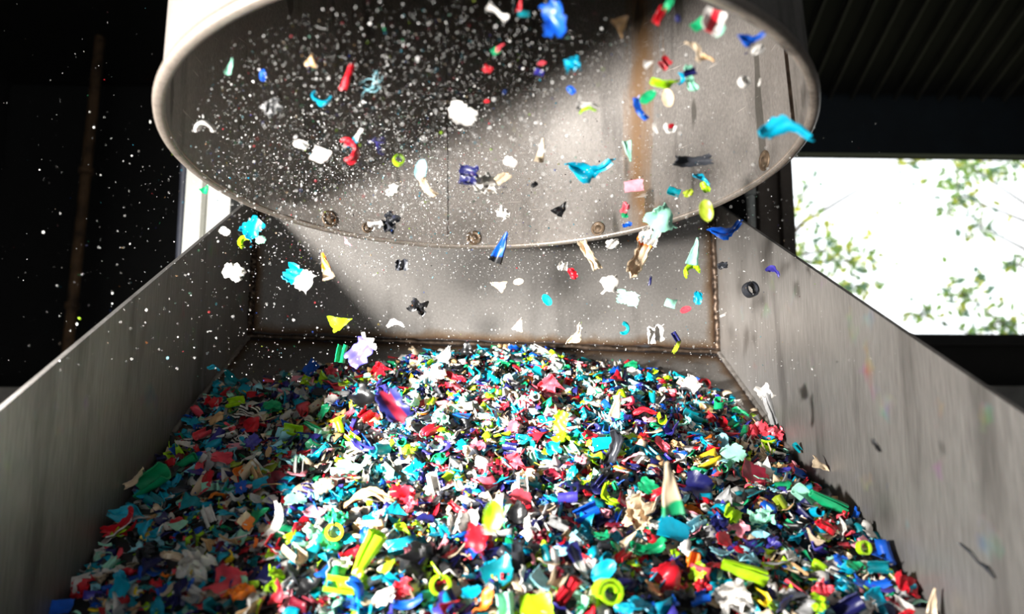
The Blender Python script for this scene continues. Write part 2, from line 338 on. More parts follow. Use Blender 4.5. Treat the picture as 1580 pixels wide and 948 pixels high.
def tree(name, label, trunk, clusters, m1, m2, m3):
    t = empty(name, trunk[0]); tag(t, label, 'tree', 'trees beyond the opening')
    MB().tube(trunk, list(np.linspace(0.14, 0.05, len(trunk))), 10).build('trunk', M['bark'], t, True)
    mbs = [MB(), MB(), MB()]
    for (c, rx, rz, nn) in clusters:
        s = min(trunk, key=lambda q: np.linalg.norm(np.array(q) - c) + (0.6 if q[2] > c[2] + .2 else 0))
        mid = (np.array(s) + c) / 2 + tr.normal(0, .08, 3)
        MB().tube([s, mid, c], [0.035, 0.02, 0.006], 6).build('branch', M['bark'], t, True)
        for k in range(3):
            e = c + tr.normal(0, 1, 3) * np.array([rx, rx, rz]) * .8
            MB().tube([c, (c + e) / 2 + tr.normal(0, .03, 3), e], [0.008, 0.005, 0.002], 5).build('twig', M['bark'], t, True)
        for k in range(int(nn * 1.6)):
            p = c + np.clip(tr.normal(0, 0.42, 3), -1.2, 1.2) * np.array([rx, rx, rz])
            d = tr.normal(0, 1, 3); d[2] -= .4; d /= np.linalg.norm(d); s_ = np.cross(d, tr.normal(0, 1, 3)); s_ /= np.linalg.norm(s_); nz = np.cross(d, s_)
            L, W = tr.uniform(.06, .12), tr.uniform(.035, .06)
            which = tr.choice(3, p=(.45, .3, .25))
            mbs[which].add([p, p + d * L * .35 + s_ * W * .5 + nz * .006, p + d * L * .7 + s_ * W * .4 + nz * .008, p + d * L, p + d * L * .7 - s_ * W * .4 + nz * .008, p + d * L * .35 - s_ * W * .5 + nz * .006, p + d * L * .5 - nz * .004],
                           [(0, 1, 6), (1, 2, 6), (2, 3, 6), (3, 4, 6), (4, 5, 6), (5, 0, 6)])
    for mb, m in zip(mbs, (m1, m2, m3)): tag(mb.build('foliage', m, t), kind='stuff')
at = lambda px, py, y: on_y(px, py, y)
T1 = [np.array([2.6, 8.0, 0]), np.array([2.75, 8.0, 1.2]), np.array([2.85, 8.0, 2.2]), np.array([2.9, 8.05, 3.0])]
tree('leafy_tree', 'leafy tree standing outside near the left edge of the opening', T1,
     [(at(1275, 385, 7.0), .42, .30, 75), (at(1320, 400, 7.0), .28, .18, 40), (at(1250, 330, 7.1), .20, .2, 14), (at(1245, 290, 7.2), .16, .16, 8), (at(1320, 440, 6.8), .24, .12, 30), (at(1395, 250, 7.2), .25, .08, 10), (at(1250, 430, 7), .3, .2, 40)], M['leaf'], M['leafy'], M['leafd'])
T2 = [np.array([7.0, 7.8, 0]), np.array([6.9, 7.7, 1.5]), np.array([6.7, 7.6, 3.0]), np.array([6.5, 7.5, 5.2])]
tree('leafy_tree', 'leafy tree outside reaching branches into the right of the opening', T2,
     [(at(1480, 300, 7.0), .34, .36, 75), (at(1500, 260, 7.1), .42, .2, 55), (at(1565, 255, 7.1), .3, .16, 30), (at(1515, 350, 6.9), .2, .16, 24), (at(1490, 455, 6.8), .34, .26, 62), (at(1420, 485, 7.0), .24, .10, 20), (at(1560, 495, 6.9), .22, .13, 22), (at(1560, 405, 7.0), .12, .08, 8), (at(1520, 505, 7), .3, .08, 20)], M['leaf'], M['leafd'], M['leafy'])
struct(MB().box((-12, WY + 0.2, -0.3), (20, 40, -0.1)), 'ground', M['ground'])

# ------------------------------------------------------------------ plastic
PAL = {'cyan': (0, 158, 190), 'light cyan': (150, 214, 228), 'teal': (0, 128, 140), 'green': (16, 150, 96), 'mint': (152, 216, 190), 'lime': (172, 222, 28),
       'red': (196, 24, 40), 'coral red': (222, 74, 88), 'maroon': (112, 18, 38), 'navy': (26, 28, 84), 'royal blue': (12, 84, 190), 'violet blue': (62, 56, 152),
       'white': (214, 210, 204), 'cream': (212, 190, 160), 'tan': (204, 164, 116), 'grey': (150, 150, 150), 'black': (14, 14, 16), 'dark grey': (48, 50, 56),
       'orange': (240, 128, 34), 'yellow': (236, 204, 40), 'pink': (240, 150, 164), 'olive lime': (150, 168, 40)}
def plastic(name, rgb):
    m, n, l, p = newmat('plastic_' + name.replace(' ', '_')); c = lin(rgb); t = noise(n, l, coords(n), 3.0, (1, 1, 1), 4)
    l.new(ramp(n, l, t, [(0.3, tuple(v * 0.78 for v in c)), (0.7, tuple(min(1, v * 1.15) for v in c))]), p.inputs['Base Color'])
    p.inputs['Roughness'].default_value = 0.38; bump(n, l, p, t, 0.12, 0.01); return m
PM = {k: plastic(k, v) for k, v in PAL.items()}
def stripes(name, a, b, scale):
    m, n, l, p = newmat(name); co = coords(n); w = n.new('ShaderNodeTexWave'); w.inputs['Scale'].default_value = scale; w.inputs['Distortion'].default_value = 1.5; w.bands_direction = 'Y'
    l.new(co, w.inputs[0]); l.new(ramp(n, l, w.outputs[1], [(0.45, lin(PAL[a])), (0.55, lin(PAL[b]))]), p.inputs['Base Color']); p.inputs['Roughness'].default_value = 0.4
    return m
def halves(name, a, b, at_=0.15):
    m, n, l, p = newmat(name); co = coords(n); s = n.new('ShaderNodeSeparateXYZ'); l.new(co, s.inputs[0]); t = noise(n, l, co, 3, (1, 1, 1), 2)
    f = math_(n, l, 'ADD', s.outputs[0], math_(n, l, 'MULTIPLY_ADD', t, 0.3, 0.35 - at_))
    l.new(ramp(n, l, f, [(0.47, lin(PAL[a])), (0.53, lin(PAL[b]))]), p.inputs['Base Color']); p.inputs['Roughness'].default_value = 0.4
    return m
PM['zebra'] = stripes('plastic_zebra', 'black', 'white', 2.2)
PM['red white'] = stripes('plastic_red_white', 'red', 'white', 0.55)
PM['cream green'] = halves('plastic_cream_green', 'green', 'cream', -0.25)
PM['cyan white'] = halves('plastic_cyan_white', 'cyan', 'white', 0.0)
PM['navy white'] = halves('plastic_navy_white', 'navy', 'white', 0.0)
PM['cream orange'] = halves('plastic_cream_orange', 'cream', 'orange', 0.25)
PM['blue black'] = halves('plastic_blue_black', 'black', 'royal blue', -0.28)
PM['violet white'] = halves('plastic_violet_white', 'violet blue', 'white', 0.3)
PM['red navy'] = stripes('plastic_red_navy', 'maroon', 'navy', 0.7)
PM['yellow orange'] = halves('plastic_yellow_orange', 'cream', 'orange', -0.1)

def sheet(kind, seed, nu=10, nv=6):
    """a torn piece of plastic of unit length, with thickness; returns vertices, faces"""
    r = np.random.default_rng(seed)
    u = np.linspace(-1, 1, nu + 1); v = np.linspace(-1, 1, nv + 1)
    asp, bx, by, tw, nz, th, jag = 0.7, r.uniform(-1, 1), r.uniform(-1.3, 1.3), r.uniform(-.5, .5), 0.06, 0.035, 0.22
    prof = np.ones(nu + 1); kin = 0.0
    if kind == 'flake': prof = 0.55 + 0.45 * np.sqrt(np.clip(1 - (np.abs(u) ** 2.5), 0, 1)); asp = r.uniform(.55, .9)
    elif kind == 'oval': prof = np.sqrt(np.clip(1 - u ** 2 * .96, 0, 1)); asp = .68; jag = .06; by = 1.3; bx = .4; nz = .02
    elif kind == 'quad': asp = r.uniform(.6, .9); jag = .08; nz = .03; by = r.uniform(.3, 1.2)
    elif kind == 'tri': prof = np.clip((1 - u) / 2, .04, 1) * 1.25; asp = .8; jag = .1
    elif kind == 'curl': asp = r.uniform(1.0, 1.5); by = r.uniform(3.6, 5.2); bx = r.uniform(-.3, .3); tw = 0; jag = .10; nz = .02; th = .05
    elif kind == 'tube': asp = 1.15; by = 5.9; bx = r.uniform(-.25, .25); tw = 0; jag = .06; nz = .012; th = .05; prof = 0.72 + 0.28 * u
    elif kind == 'spiral': asp = 3.0; by = 9.5; bx = 0; tw = 0; jag = .05; nz = 0.0; th = .07
    elif kind == 'ring': asp = 2.2; by = 6.0; bx = 0; tw = 0; jag = .08; nz = 0.01; th = .12
    elif kind == 'strip': asp = r.uniform(.2, .32); kin = r.uniform(-.25, .25); bx = r.choice([-1, 1]) * r.uniform(.6, 2.0); tw = r.uniform(-1.2, 1.2); by = .6; th = .035
    elif kind == 'hook': asp = .3; bx = 3.6; tw = .2; by = .9; th = .06; jag = .12
    elif kind == 'crumple': asp = r.uniform(.75, .95); nz = .20; bx = r.uniform(-1.6, 1.6); by = r.uniform(-1.8, 1.8); jag = .2
    elif kind == 'shard': prof = np.clip((1 - u) / 2, .03, 1) ** .8; asp = .48; by = 1.9; bx = .25; jag = .05; nz = .015; th = .07; tw = .1
    elif kind == 'wing': prof = np.interp(u, [-1, -.6, -.1, .35, .8, 1], [.35, .85, .75, .30, .42, .25]); asp = .55; bx = .5; by = .9; jag = .28; nz = .05; tw = .7; kin = r.choice([-1, 1]) * r.uniform(.2, .32)
    elif kind == 'torn': prof = 0.7 + 0.3 * r.random(nu + 1); asp = .8; jag = .22; bx = .6; by = .8; nz = .07
    elif kind == 'bone': prof = 0.35 + 0.65 * u ** 2; asp = .34; bx = .7; jag = .12; nz = .04; th = .10
    elif kind == 'chunk': asp = .7; th = .28; nz = .10; bx = .4; by = .9; jag = .2; prof = 0.6 + 0.4 * np.sqrt(np.clip(1 - u ** 2, 0, 1))
    if kind in ('ring', 'tube', 'spiral', 'curl'): jag *= .5
    wL = prof * (1 + r.normal(0, jag * .45, nu + 1)); wR = prof * (1 + r.normal(0, jag * .45, nu + 1))
    eu0 = r.normal(0, jag * .45, nv + 1); eu1 = r.normal(0, jag * .45, nv + 1)
    U, V = np.meshgrid(u, v, indexing='ij')
    X = U * 0.5 + np.where(U < 0, -U, 0) ** 3 * eu0[None, :] * .5 + np.where(U > 0, U, 0) ** 3 * eu1[None, :] * .5
    Y = V * 0.5 * asp * np.where(V < 0, wL[:, None], wR[:, None])
    Z = np.zeros_like(X); Y = Y + kin * U ** 2
    for _ in range(4):
        k = r.normal(0, 1, 2) * (5 if kind == 'crumple' else 3.2); Z += nz * .5 * np.sin(k[0] * U + k[1] * V + r.uniform(0, 6.3))
    if kind in ('curl', 'tube', 'spiral', 'ring'):
        a = V * by / 2; rad = asp / by * np.where(V < 0, wL[:, None], wR[:, None])
        if kind == 'spiral': rad = rad * (0.45 + 0.55 * (V + 1) / 2)
        P = np.stack([X if kind in ('curl', 'tube') else X * .45, (rad + Z) * np.sin(a), -(rad + Z) * np.cos(a)], -1)
    else:
        P = np.stack([X, Y, Z], -1)
        if abs(by) > .05:
            R_ = asp / by; a = P[..., 1] / R_; rr = R_ - P[..., 2]
            P = np.stack([P[..., 0], rr * np.sin(a), R_ - rr * np.cos(a)], -1)
    t = tw * P[..., 0]; c, s = np.cos(t), np.sin(t)
    P = np.stack([P[..., 0], P[..., 1] * c - P[..., 2] * s, P[..., 1] * s + P[..., 2] * c], -1)
    if abs(bx) > .05:
        R_ = 1 / bx; a = P[..., 0] / R_; rr = R_ - P[..., 2]
        P = np.stack([rr * np.sin(a), P[..., 1], R_ - rr * np.cos(a)], -1)
    if kind == 'hook': P = np.stack([P[..., 0], P[..., 2], -P[..., 1]], -1)
    du = np.gradient(P, axis=0); dv = np.gradient(P, axis=1); N = np.cross(du, dv); N /= np.linalg.norm(N, axis=-1, keepdims=True) + 1e-9
    A = (P + N * th / 2).reshape(-1, 3); B = (P - N * th / 2).reshape(-1, 3)
    n = len(A); w = nv + 1; f = []
    for i in range(nu):
        for j in range(nv):
            a, b, c_, d = i * w + j, (i + 1) * w + j, (i + 1) * w + j + 1, i * w + j + 1
            f.append((a, b, c_, d)); f.append((n + d, n + c_, n + b, n + a))
    for i in range(nu):
        a, b = i * w, (i + 1) * w; f.append((a, n + a, n + b, b)); a, b = i * w + nv, (i + 1) * w + nv; f.append((b, n + b, n + a, a))
    for j in range(nv):
        a, b = j, j + 1; f.append((b, n + b, n + a, a)); a, b = nu * w + j, nu * w + j + 1; f.append((a, n + a, n + b, b))
    V_ = np.concatenate([A, B]); V_ -= (V_.max(0) + V_.min(0)) / 2; V_ /= (V_.max(0) - V_.min(0)).max()
    return V_, f
def fluff(seed, strands=9, n=9, rad=0.012):
    r = np.random.default_rng(seed); mb = MB()
    for k in range(strands):
        p = r.normal(0, .15, 3); d = r.normal(0, 1, 3); d /= np.linalg.norm(d); path = []
        for i in range(n): path.append(p.copy()); d = d + r.normal(0, .55, 3); d /= np.linalg.norm(d); p = p + d * .11
        mb.tube(path, list(np.linspace(rad, rad * .5, n)), 5)
    V_ = np.array(mb.v); V_ -= (V_.max(0) + V_.min(0)) / 2; V_ /= (V_.max(0) - V_.min(0)).max(); return V_, mb.f
MESH = {}
def proto(kind, variant, matname, hi=True):
    key = (kind, variant)
    if key not in MESH:
        v, f = fluff(900 + variant) if kind == 'fluff' else sheet(kind, variant * 31 + hash_kind(kind), *((8, 20) if kind in ('ring', 'tube', 'spiral', 'curl') else (12, 8)))
        me = bpy.data.meshes.new('plastic_' + kind); me.from_pydata([tuple(map(float, p)) for p in v], [], f); me.update()
        me.polygons.foreach_set('use_smooth', [True] * len(me.polygons)); me.materials.append(PM['white']); MESH[key] = me
        me.set_sharp_from_angle(angle=math.radians(50))
    return MESH[key]
def hash_kind(k): return sum((i + 1) * ord(c) for i, c in enumerate(k)) % 997
NAMES = {'flake': 'plastic_flake', 'oval': 'plastic_flake', 'quad': 'plastic_flake', 'tri': 'plastic_flake', 'curl': 'plastic_curl', 'tube': 'plastic_tube', 'spiral': 'plastic_roll', 'ring': 'plastic_ring',
         'strip': 'plastic_strip', 'hook': 'plastic_hook', 'crumple': 'plastic_scrap', 'shard': 'plastic_shard', 'wing': 'plastic_scrap', 'torn': 'plastic_scrap', 'bone': 'plastic_scrap', 'chunk': 'plastic_chunk', 'fluff': 'plastic_fibres'}
def put(kind, variant, colour, pos, size, X, N, label, group, name=None):
    o = bpy.data.objects.new(name or NAMES[kind], proto(kind, variant, colour)); COL.objects.link(o)
    o.material_slots[0].link = 'OBJECT'; o.material_slots[0].material = PM[colour]
    X = np.array(X, float); X /= np.linalg.norm(X); N = np.array(N, float); N = N - (N @ X) * X; N /= np.linalg.norm(N); Y = np.cross(N, X)
    m = Matrix(((X[0], Y[0], N[0], pos[0]), (X[1], Y[1], N[1], pos[1]), (X[2], Y[2], N[2], pos[2]), (0, 0, 0, 1)))
    o.matrix_world = m @ Matrix.Scale(float(size), 4)
    return tag(o, label, 'plastic piece', group)

# ---- the heap's surface (world z over x, y)
_yk = np.array([0.36, 0.70, 1.00, 1.25, 1.50, 1.70, 1.80, 1.895])
_zk = np.array([-0.42, -0.355, -0.235, -0.105, 0.035, 0.122, 0.146, 0.142]) + 1.6
_yl = np.array([.36, 1.0, 1.12, 1.25, 1.38, 1.57, 1.70, 1.80, 1.895]); _dl = np.array([.12, .12, .10, .062, .050, .035, .07, .10, .12])
_yr = np.array([.36, 1.0, 1.13, 1.29, 1.47, 1.72, 1.80, 1.895]); _dr = np.array([.03, .035, .03, .052, .087, .116, .14, .16])
def heap(x, y):
    x = np.asarray(x, float); y = np.asarray(y, float); t = np.abs(x / HW)
    z = np.interp(y, _yk, _zk) - np.where(x < 0, np.interp(y, _yl, _dl), np.interp(y, _yr, _dr)) * t ** 2.2
    z = z + 0.010 * np.sin(9 * x + 4 * y) * np.sin(11 * y - 3 * x) + 0.006 * np.sin(23 * x + 17 * y)
    return z
def on_heap(px, py):
    d = ray(px, py); t = 0.4
    while t < 2.2:
        p = CAM + d * t
        if p[2] < heap(p[0], p[1]) or p[1] > BACK - .02 or abs(p[0]) > HW - .012: return p
        t += 0.002
    return CAM + d * 1.8
HN = np.array([0, -0.42, 0.9])
#  pixel x, pixel y, length in px, kind, colour, angle in the picture, label, short phrase for neighbours
HEAP = [
 (567, 870, 78, 'tube', 'lime', 62, 'tapered lime tube standing steeply near the front edge of the heap', 'tapered lime tube'),
 (527, 907, 50, 'curl', 'lime', 170, 'short lime roll lying at the foot of the tapered lime tube', 'short lime roll'),
 (680, 909, 34, 'ring', 'lime', 90, 'round lime ring seen end on, right of a blue curved strip', 'round lime ring'),
 (935, 921, 44, 'spiral', 'lime', 90, 'lime plastic wound like a spiral, beside two red tubes', 'lime spiral'),
 (1145, 886, 70, 'tube', 'lime', -20, 'long lime roll lying on the heap right of the orange curl', 'long lime roll'),
 (828, 941, 52, 'quad', 'lime', 5, 'flat lime slab at the very front edge of the heap', 'flat lime slab'),
 (1040, 822, 54, 'quad', 'cyan', -25, 'large folded cyan slab on the right middle of the heap', 'folded cyan slab'),
 (943, 706, 62, 'strip', 'dark grey', 68, 'dark grey curved strip standing upright right of the heap centre', 'dark grey upright strip'),
 (621, 765, 42, 'chunk', 'red', -8, 'thick bright red scrap just right of the long tan strip', 'thick red scrap'),
 (572, 771, 78, 'strip', 'tan', 5, 'long arched tan strip left of the thick red scrap', 'long tan strip'),
 (236, 750, 58, 'curl', 'green', 35, 'long curled green sheet at the left edge of the heap', 'long green curl'),
 (288, 717, 38, 'tube', 'green', 30, 'stubby green cylinder above the long green curl', 'green cylinder'),
 (200, 745, 42, 'strip', 'cream', 45, 'pale cream bar sticking out at the left edge of the heap', 'cream bar'),
 (207, 797, 70, 'wing', 'cyan', -15, 'large torn cyan sheet near the left side of the hopper', 'large torn cyan sheet'),
 (166, 815, 62, 'strip', 'red white', 40, 'red and white striped strip against the left hopper side', 'red and white strip'),
 (345, 710, 38, 'flake', 'coral red', 0, 'heart shaped coral red flake on the left of the heap', 'heart shaped coral flake'),
 (500, 640, 28, 'flake', 'green', 60, 'upright green flake on the left back of the heap', 'upright green flake'),
 (452, 668, 32, 'curl', 'lime', -10, 'crinkled lime curl on the left back of the heap', 'crinkled lime curl'),
 (482, 662, 28, 'tube', 'green', -30, 'small green tube touching the crinkled lime curl', 'small green tube'),
 (480, 572, 26, 'quad', 'royal blue', 48, 'royal blue flake leaning on the back left ridge of the heap', 'leaning royal blue flake'),
 (498, 582, 17, 'tri', 'lime', 100, 'small lime triangle on the back ridge beside the royal blue flake', 'small lime triangle'),
 (514, 577, 28, 'crumple', 'coral red', -35, 'coral red scrap on the back ridge beside the lime triangle', 'coral ridge scrap'),
 (362, 590, 48, 'wing', 'teal', -25, 'torn teal loop resting at the back left corner of the heap', 'torn teal loop'),
 (365, 624, 26, 'curl', 'lime', 10, 'lime roll below the torn teal loop', 'lime roll by the teal loop'),
 (382, 640, 38, 'crumple', 'zebra', -20, 'black and white striped scrap on the left back of the heap', 'zebra striped scrap'),
 (387, 662, 30, 'crumple', 'red', 20, 'crumpled red scrap in front of the zebra striped scrap', 'red scrap by the zebra piece'),
 (335, 649, 28, 'flake', 'tan', 30, 'tan flake left of the zebra striped scrap', 'tan flake by the zebra piece'),
 (331, 622, 24, 'crumple', 'red', 0, 'small red scrap at the far left edge behind the tan flake', 'red scrap at the left edge'),
 (567, 583, 12, 'flake', 'light cyan', 0, 'tiny pale cyan flake on the back ridge left of the centre', 'tiny pale cyan flake'),
 (586, 580, 28, 'crumple', 'red', 60, 'bright red scrap on the back left ridge of the heap', 'red ridge scrap'),
 (670, 585, 42, 'crumple', 'white', 40, 'white crumpled scrap on the back ridge of the heap', 'white ridge scrap'),
 (687, 555, 34, 'tri', 'grey', 60, 'grey pointed flake sticking up from the back ridge', 'grey pointed flake'),
 (905, 558, 60, 'strip', 'violet blue', 2, 'long violet blue strip lying along the back ridge', 'violet ridge strip'),
 (972, 568, 26, 'flake', 'green', 20, 'green flake on the back ridge right of the violet strip', 'green ridge flake'),
 (978, 578, 24, 'flake', 'white', -20, 'white cupped flake under the green ridge flake', 'white cupped flake'),
 (830, 577, 22, 'flake', 'teal', -40, 'teal flake on the back middle of the heap', 'teal back flake'),
 (847, 602, 34, 'crumple', 'coral red', 40, 'ragged coral red scrap behind the cream pointed shard', 'ragged coral scrap'),
 (990, 641, 48, 'strip', 'red', 15, 'thin red spike right of the cream pointed shard', 'thin red spike'),
 (1085, 598, 20, 'ring', 'red', 90, 'red ring on the back right edge of the heap', 'red edge ring'),
 (1066, 601, 30, 'crumple', 'white', 60, 'white ragged scrap beside the red ring at the right edge', 'white ragged edge scrap'),
 (1140, 636, 34, 'wing', 'green', -8, 'green comb like scrap at the right edge of the heap', 'green comb scrap'),
 (1165, 667, 36, 'crumple', 'coral red', 20, 'crumpled coral red scrap at the right edge of the heap', 'crumpled coral edge scrap'),
 (1200, 670, 40, 'crumple', 'coral red', -10, 'folded coral red flake touching the right hopper side', 'folded coral edge flake'),
 (1228, 694, 16, 'curl', 'teal', -50, 'small teal curl against the right hopper side', 'small teal edge curl'),
 (1268, 722, 30, 'tri', 'cream', -35, 'cream triangular flake leaning on the right hopper side', 'cream edge triangle'),
 (1161, 733, 40, 'quad', 'maroon', -25, 'dark maroon strip on the right of the heap', 'maroon strip'),
 (1180, 727, 32, 'tri', 'white', 80, 'white pointed flake standing right of the maroon strip', 'white pointed flake'),
 (1274, 781, 60, 'tube', 'green', -30, 'long green tube on the right slope of the heap', 'long green tube'),
 (1240, 772, 42, 'curl', 'mint', -38, 'mint roll left of the long green tube', 'mint roll'),
 (1330, 849, 22, 'ring', 'lime', 90, 'small lime ring near the right hopper side', 'small lime ring'),
 (1295, 868, 26, 'chunk', 'royal blue', -25, 'royal blue chunk left of a teal lump on the right', 'royal blue chunk'),
 (1318, 877, 34, 'flake', 'green', -15, 'round green flake between the royal blue chunk and a teal curl', 'round green flake'),
 (1354, 880, 34, 'curl', 'teal', 0, 'dark teal curl near the right hopper side', 'dark teal curl'),
 (1342, 902, 58, 'strip', 'royal blue', -3, 'long royal blue strip at the front right of the heap', 'long royal blue strip'),
 (1265, 917, 40, 'crumple', 'coral red', 45, 'coral red scrap at the front right of the heap', 'front right coral scrap'),
 (1405, 905, 42, 'crumple', 'red', -20, 'dark red crumpled scrap against the right hopper side', 'dark red edge scrap'),
 (1350, 932, 40, 'quad', 'cyan', -60, 'cyan sheet at the front right corner of the heap', 'cyan corner sheet'),
 (1444, 935, 40, 'shard', 'cream', 80, 'cream ragged shard at the front right corner by the hopper side', 'cream corner shard'),
 (308, 876, 60, 'crumple', 'white', -15, 'large crumpled white scrap on the shaded front left', 'large white scrap'),
 (356, 864, 26, 'wing', 'yellow', 70, 'yellow torn flake right of the large white scrap', 'yellow torn flake'),
 (348, 901, 54, 'crumple', 'coral red', -20, 'wide coral red scrap at the shaded front left', 'wide coral scrap'),
 (186, 916, 36, 'quad', 'cyan', 65, 'upright cyan flake at the front left of the heap', 'upright cyan flake'),
 (92, 940, 36, 'quad', 'royal blue', 5, 'blue flake at the front left corner of the heap', 'blue corner flake'),
 (130, 910, 44, 'crumple', 'red', 25, 'red curled scrap near the front left corner', 'red corner scrap'),
 (430, 925, 48, 'wing', 'coral red', 70, 'coral red scrap at the front left behind the lime roll', 'front coral scrap'),
 (404, 796, 32, 'tri', 'green', 30, 'green pointed flake right of a yellow piece on the left', 'green pointed flake'),
 (383, 808, 26, 'quad', 'yellow orange', -40, 'pale yellow block left of the green pointed flake', 'pale yellow block'),
 (425, 815, 62, 'strip', 'white', 75, 'tall white strip standing beside the green pointed flake', 'tall white strip'),
 (655, 872, 92, 'crumple', 'black', 8, 'large black rubbery lump at the front middle of the heap', 'large black lump'),
 (660, 855, 70, 'strip', 'pink', 12, 'pale pink band arched over the large black lump', 'pale pink band'),
 (520, 802, 38, 'crumple', 'green', -15, 'dark green cupped flake on the left middle of the heap', 'dark green cupped flake'),
 (517, 826, 28, 'ring', 'yellow', 90, 'yellow ring below the dark green cupped flake', 'yellow ring'),
 (572, 802, 26, 'flake', 'cyan', 20, 'cyan flake right of the dark green cupped flake', 'cyan flake by the cupped piece'),
 (611, 797, 30, 'quad', 'cyan', -50, 'square cyan flake standing on its corner in the middle', 'square cyan flake'),
 (624, 819, 32, 'wing', 'lime', -30, 'star shaped lime flake below the square cyan flake', 'lime star flake'),
 (686, 825, 26, 'chunk', 'cyan', -60, 'cyan block right of the lime star flake', 'cyan block'),
 (716, 808, 50, 'crumple', 'white', 10, 'white crumpled scrap right of the cyan block', 'white scrap by the cyan block'),
 (768, 888, 52, 'quad', 'teal', 28, 'folded teal sheet at the front middle of the heap', 'folded teal sheet'),
 (606, 900, 28, 'curl', 'cyan', -40, 'cyan curl left of the coral flake at the front', 'front cyan curl'),
 (622, 911, 40, 'crumple', 'coral red', 30, 'coral flake between the cyan curl and the lime ring', 'coral flake by the lime ring'),
 (548, 922, 44, 'hook', 'royal blue', 80, 'royal blue curved strip under the tapered lime tube', 'royal blue hook'),
 (630, 932, 52, 'strip', 'royal blue', 15, 'royal blue strip below the round lime ring', 'royal blue front strip'),
 (905, 794, 40, 'curl', 'royal blue', 25, 'royal blue roll on the middle right of the heap', 'royal blue roll'),
 (940, 770, 42, 'strip', 'lime', -62, 'straight lime bar slanting behind the royal blue roll', 'slanting lime bar'),
 (998, 846, 62, 'strip', 'green', 8, 'long green leaf shaped strip below the folded cyan slab', 'green leaf strip'),
 (969, 836, 34, 'shard', 'cream', 45, 'cream wedge left of the green leaf strip', 'cream wedge'),
 (1068, 869, 26, 'curl', 'orange', 75, 'orange curl left of the long lime roll', 'orange curl'),
 (1075, 888, 34, 'flake', 'lime', 55, 'lime flake under the orange curl', 'lime flake under the orange curl'),
 (1027, 897, 50, 'crumple', 'red', 25, 'large ragged red scrap left of the orange curl', 'large ragged red scrap'),
 (1082, 906, 30, 'crumple', 'red', 10, 'red folded flake right of the large ragged red scrap', 'red folded flake'),
 (877, 921, 48, 'tube', 'red', 58, 'red tube left of the lime spiral', 'red tube by the spiral'),
 (862, 925, 36, 'tube', 'red', 52, 'smaller red tube left of the other red tube', 'smaller red tube'),
 (894, 878, 62, 'shard', 'navy white', -62, 'navy and white blade standing near the front of the heap', 'navy and white blade'),
 (931, 886, 46, 'oval', 'cyan', 38, 'cyan leaf shaped flake above the lime spiral', 'cyan leaf flake'),
 (868, 850, 42, 'wing', 'light cyan', 20, 'pale cyan winged flake above the navy and white blade', 'pale cyan winged flake'),
 (1075, 758, 52, 'crumple', 'navy', -35, 'fuzzy navy scrap right of the cream and green shard', 'fuzzy navy scrap'),
 (1119, 772, 36, 'tri', 'grey', 70, 'light grey pyramid shaped flake right of the fuzzy navy scrap', 'grey pyramid flake'),
 (1130, 797, 34, 'crumple', 'lime', -30, 'lime folded scrap below the grey pyramid flake', 'lime folded scrap'),
 (1172, 803, 48, 'crumple', 'mint', 20, 'translucent mint crumple on the right of the heap', 'mint crumple'),
 (1130, 928, 54, 'crumple', 'white', 20, 'white crumpled scrap at the front below the long lime roll', 'front white scrap'),
 (985, 800, 60, 'crumple', 'cream', 70, 'ragged cream scrap standing left of the folded cyan slab', 'ragged cream scrap'),
 (1050, 935, 60, 'crumple', 'black', -5, 'black rubbery scrap at the front below the red ragged scrap', 'front black scrap'),
 (855, 733, 34, 'wing', 'maroon', -10, 'dull maroon flake left of the dark grey upright strip', 'dull maroon flake'),
 (882, 733, 24, 'flake', 'teal', 50, 'teal flake touching the dull maroon flake', 'teal flake by the maroon one'),
 (930, 688, 34, 'quad', 'cyan', 5, 'cyan slab behind the dark grey upright strip', 'cyan slab behind the grey strip'),
 (792, 665, 24, 'flake', 'coral red', 70, 'coral red upright flake near the bright heap centre', 'coral upright flake'),
 (790, 720, 34, 'crumple', 'coral red', 30, 'coral red curl in front of the bright heap centre', 'coral curl'),
 (812, 738, 32, 'crumple', 'cream', 15, 'cream folded flake beside the coral curl', 'cream folded flake'),
 (545, 720, 62, 'wing', 'mint', 8, 'long translucent mint scrap left of the heap centre', 'long mint scrap'),
 (560, 690, 40, 'strip', 'violet blue', -25, 'violet blue curved strip behind the long mint scrap', 'violet strip by the mint scrap'),
 (490, 705, 42, 'strip', 'cyan', 40, 'cyan strip standing left of the long mint scrap', 'cyan strip by the mint scrap'),
 (570, 645, 30, 'crumple', 'red', -30, 'red crumpled scrap left of the bright heap centre', 'red scrap left of centre'),
 (1130, 705, 42, 'flake', 'mint', 10, 'pale mint flake on the right back of the heap', 'pale mint flake'),
 (1020, 690, 30, 'flake', 'coral red', -40, 'coral flake right of the dark grey upright strip', 'coral flake by the grey strip'),
 (1395, 960, 40, 'crumple', 'red', 30, 'red scrap at the bottom right of the heap', 'bottom right red scrap'),
]
taken = []
LM = []                                       # landmarks: where, phrase
for i, (px, py, ln, kind, colr, ang, label, short) in enumerate(HEAP):
    p = on_heap(px, py); dep = (p - CAM) @ FWD; sz = ln * dep / FPX
    a = math.radians(ang); X = RGT * math.cos(a) + UPV * math.sin(a)
    N = HN * 0.8 - FWD * 0.55
    if kind in ('ring', 'spiral'): X = -FWD + 0.35 * UPV + 0.25 * RGT; N = UPV
    v = i % 7
    me = proto(kind, v, colr); up = max(0.30 * sz * abs(math.sin(a)), 0.006)
    pos = p + np.array([0, 0, up * 0.75]) - FWD * 0.006
    lim = HW - 0.5 * sz; pos[0] = min(max(pos[0], -lim), lim)
    put(kind, v, colr, pos, sz, X, N, label, 'plastic pieces lying on the heap')
    taken.append((pos[0], pos[1], sz * .35)); LM.append((pos, short))

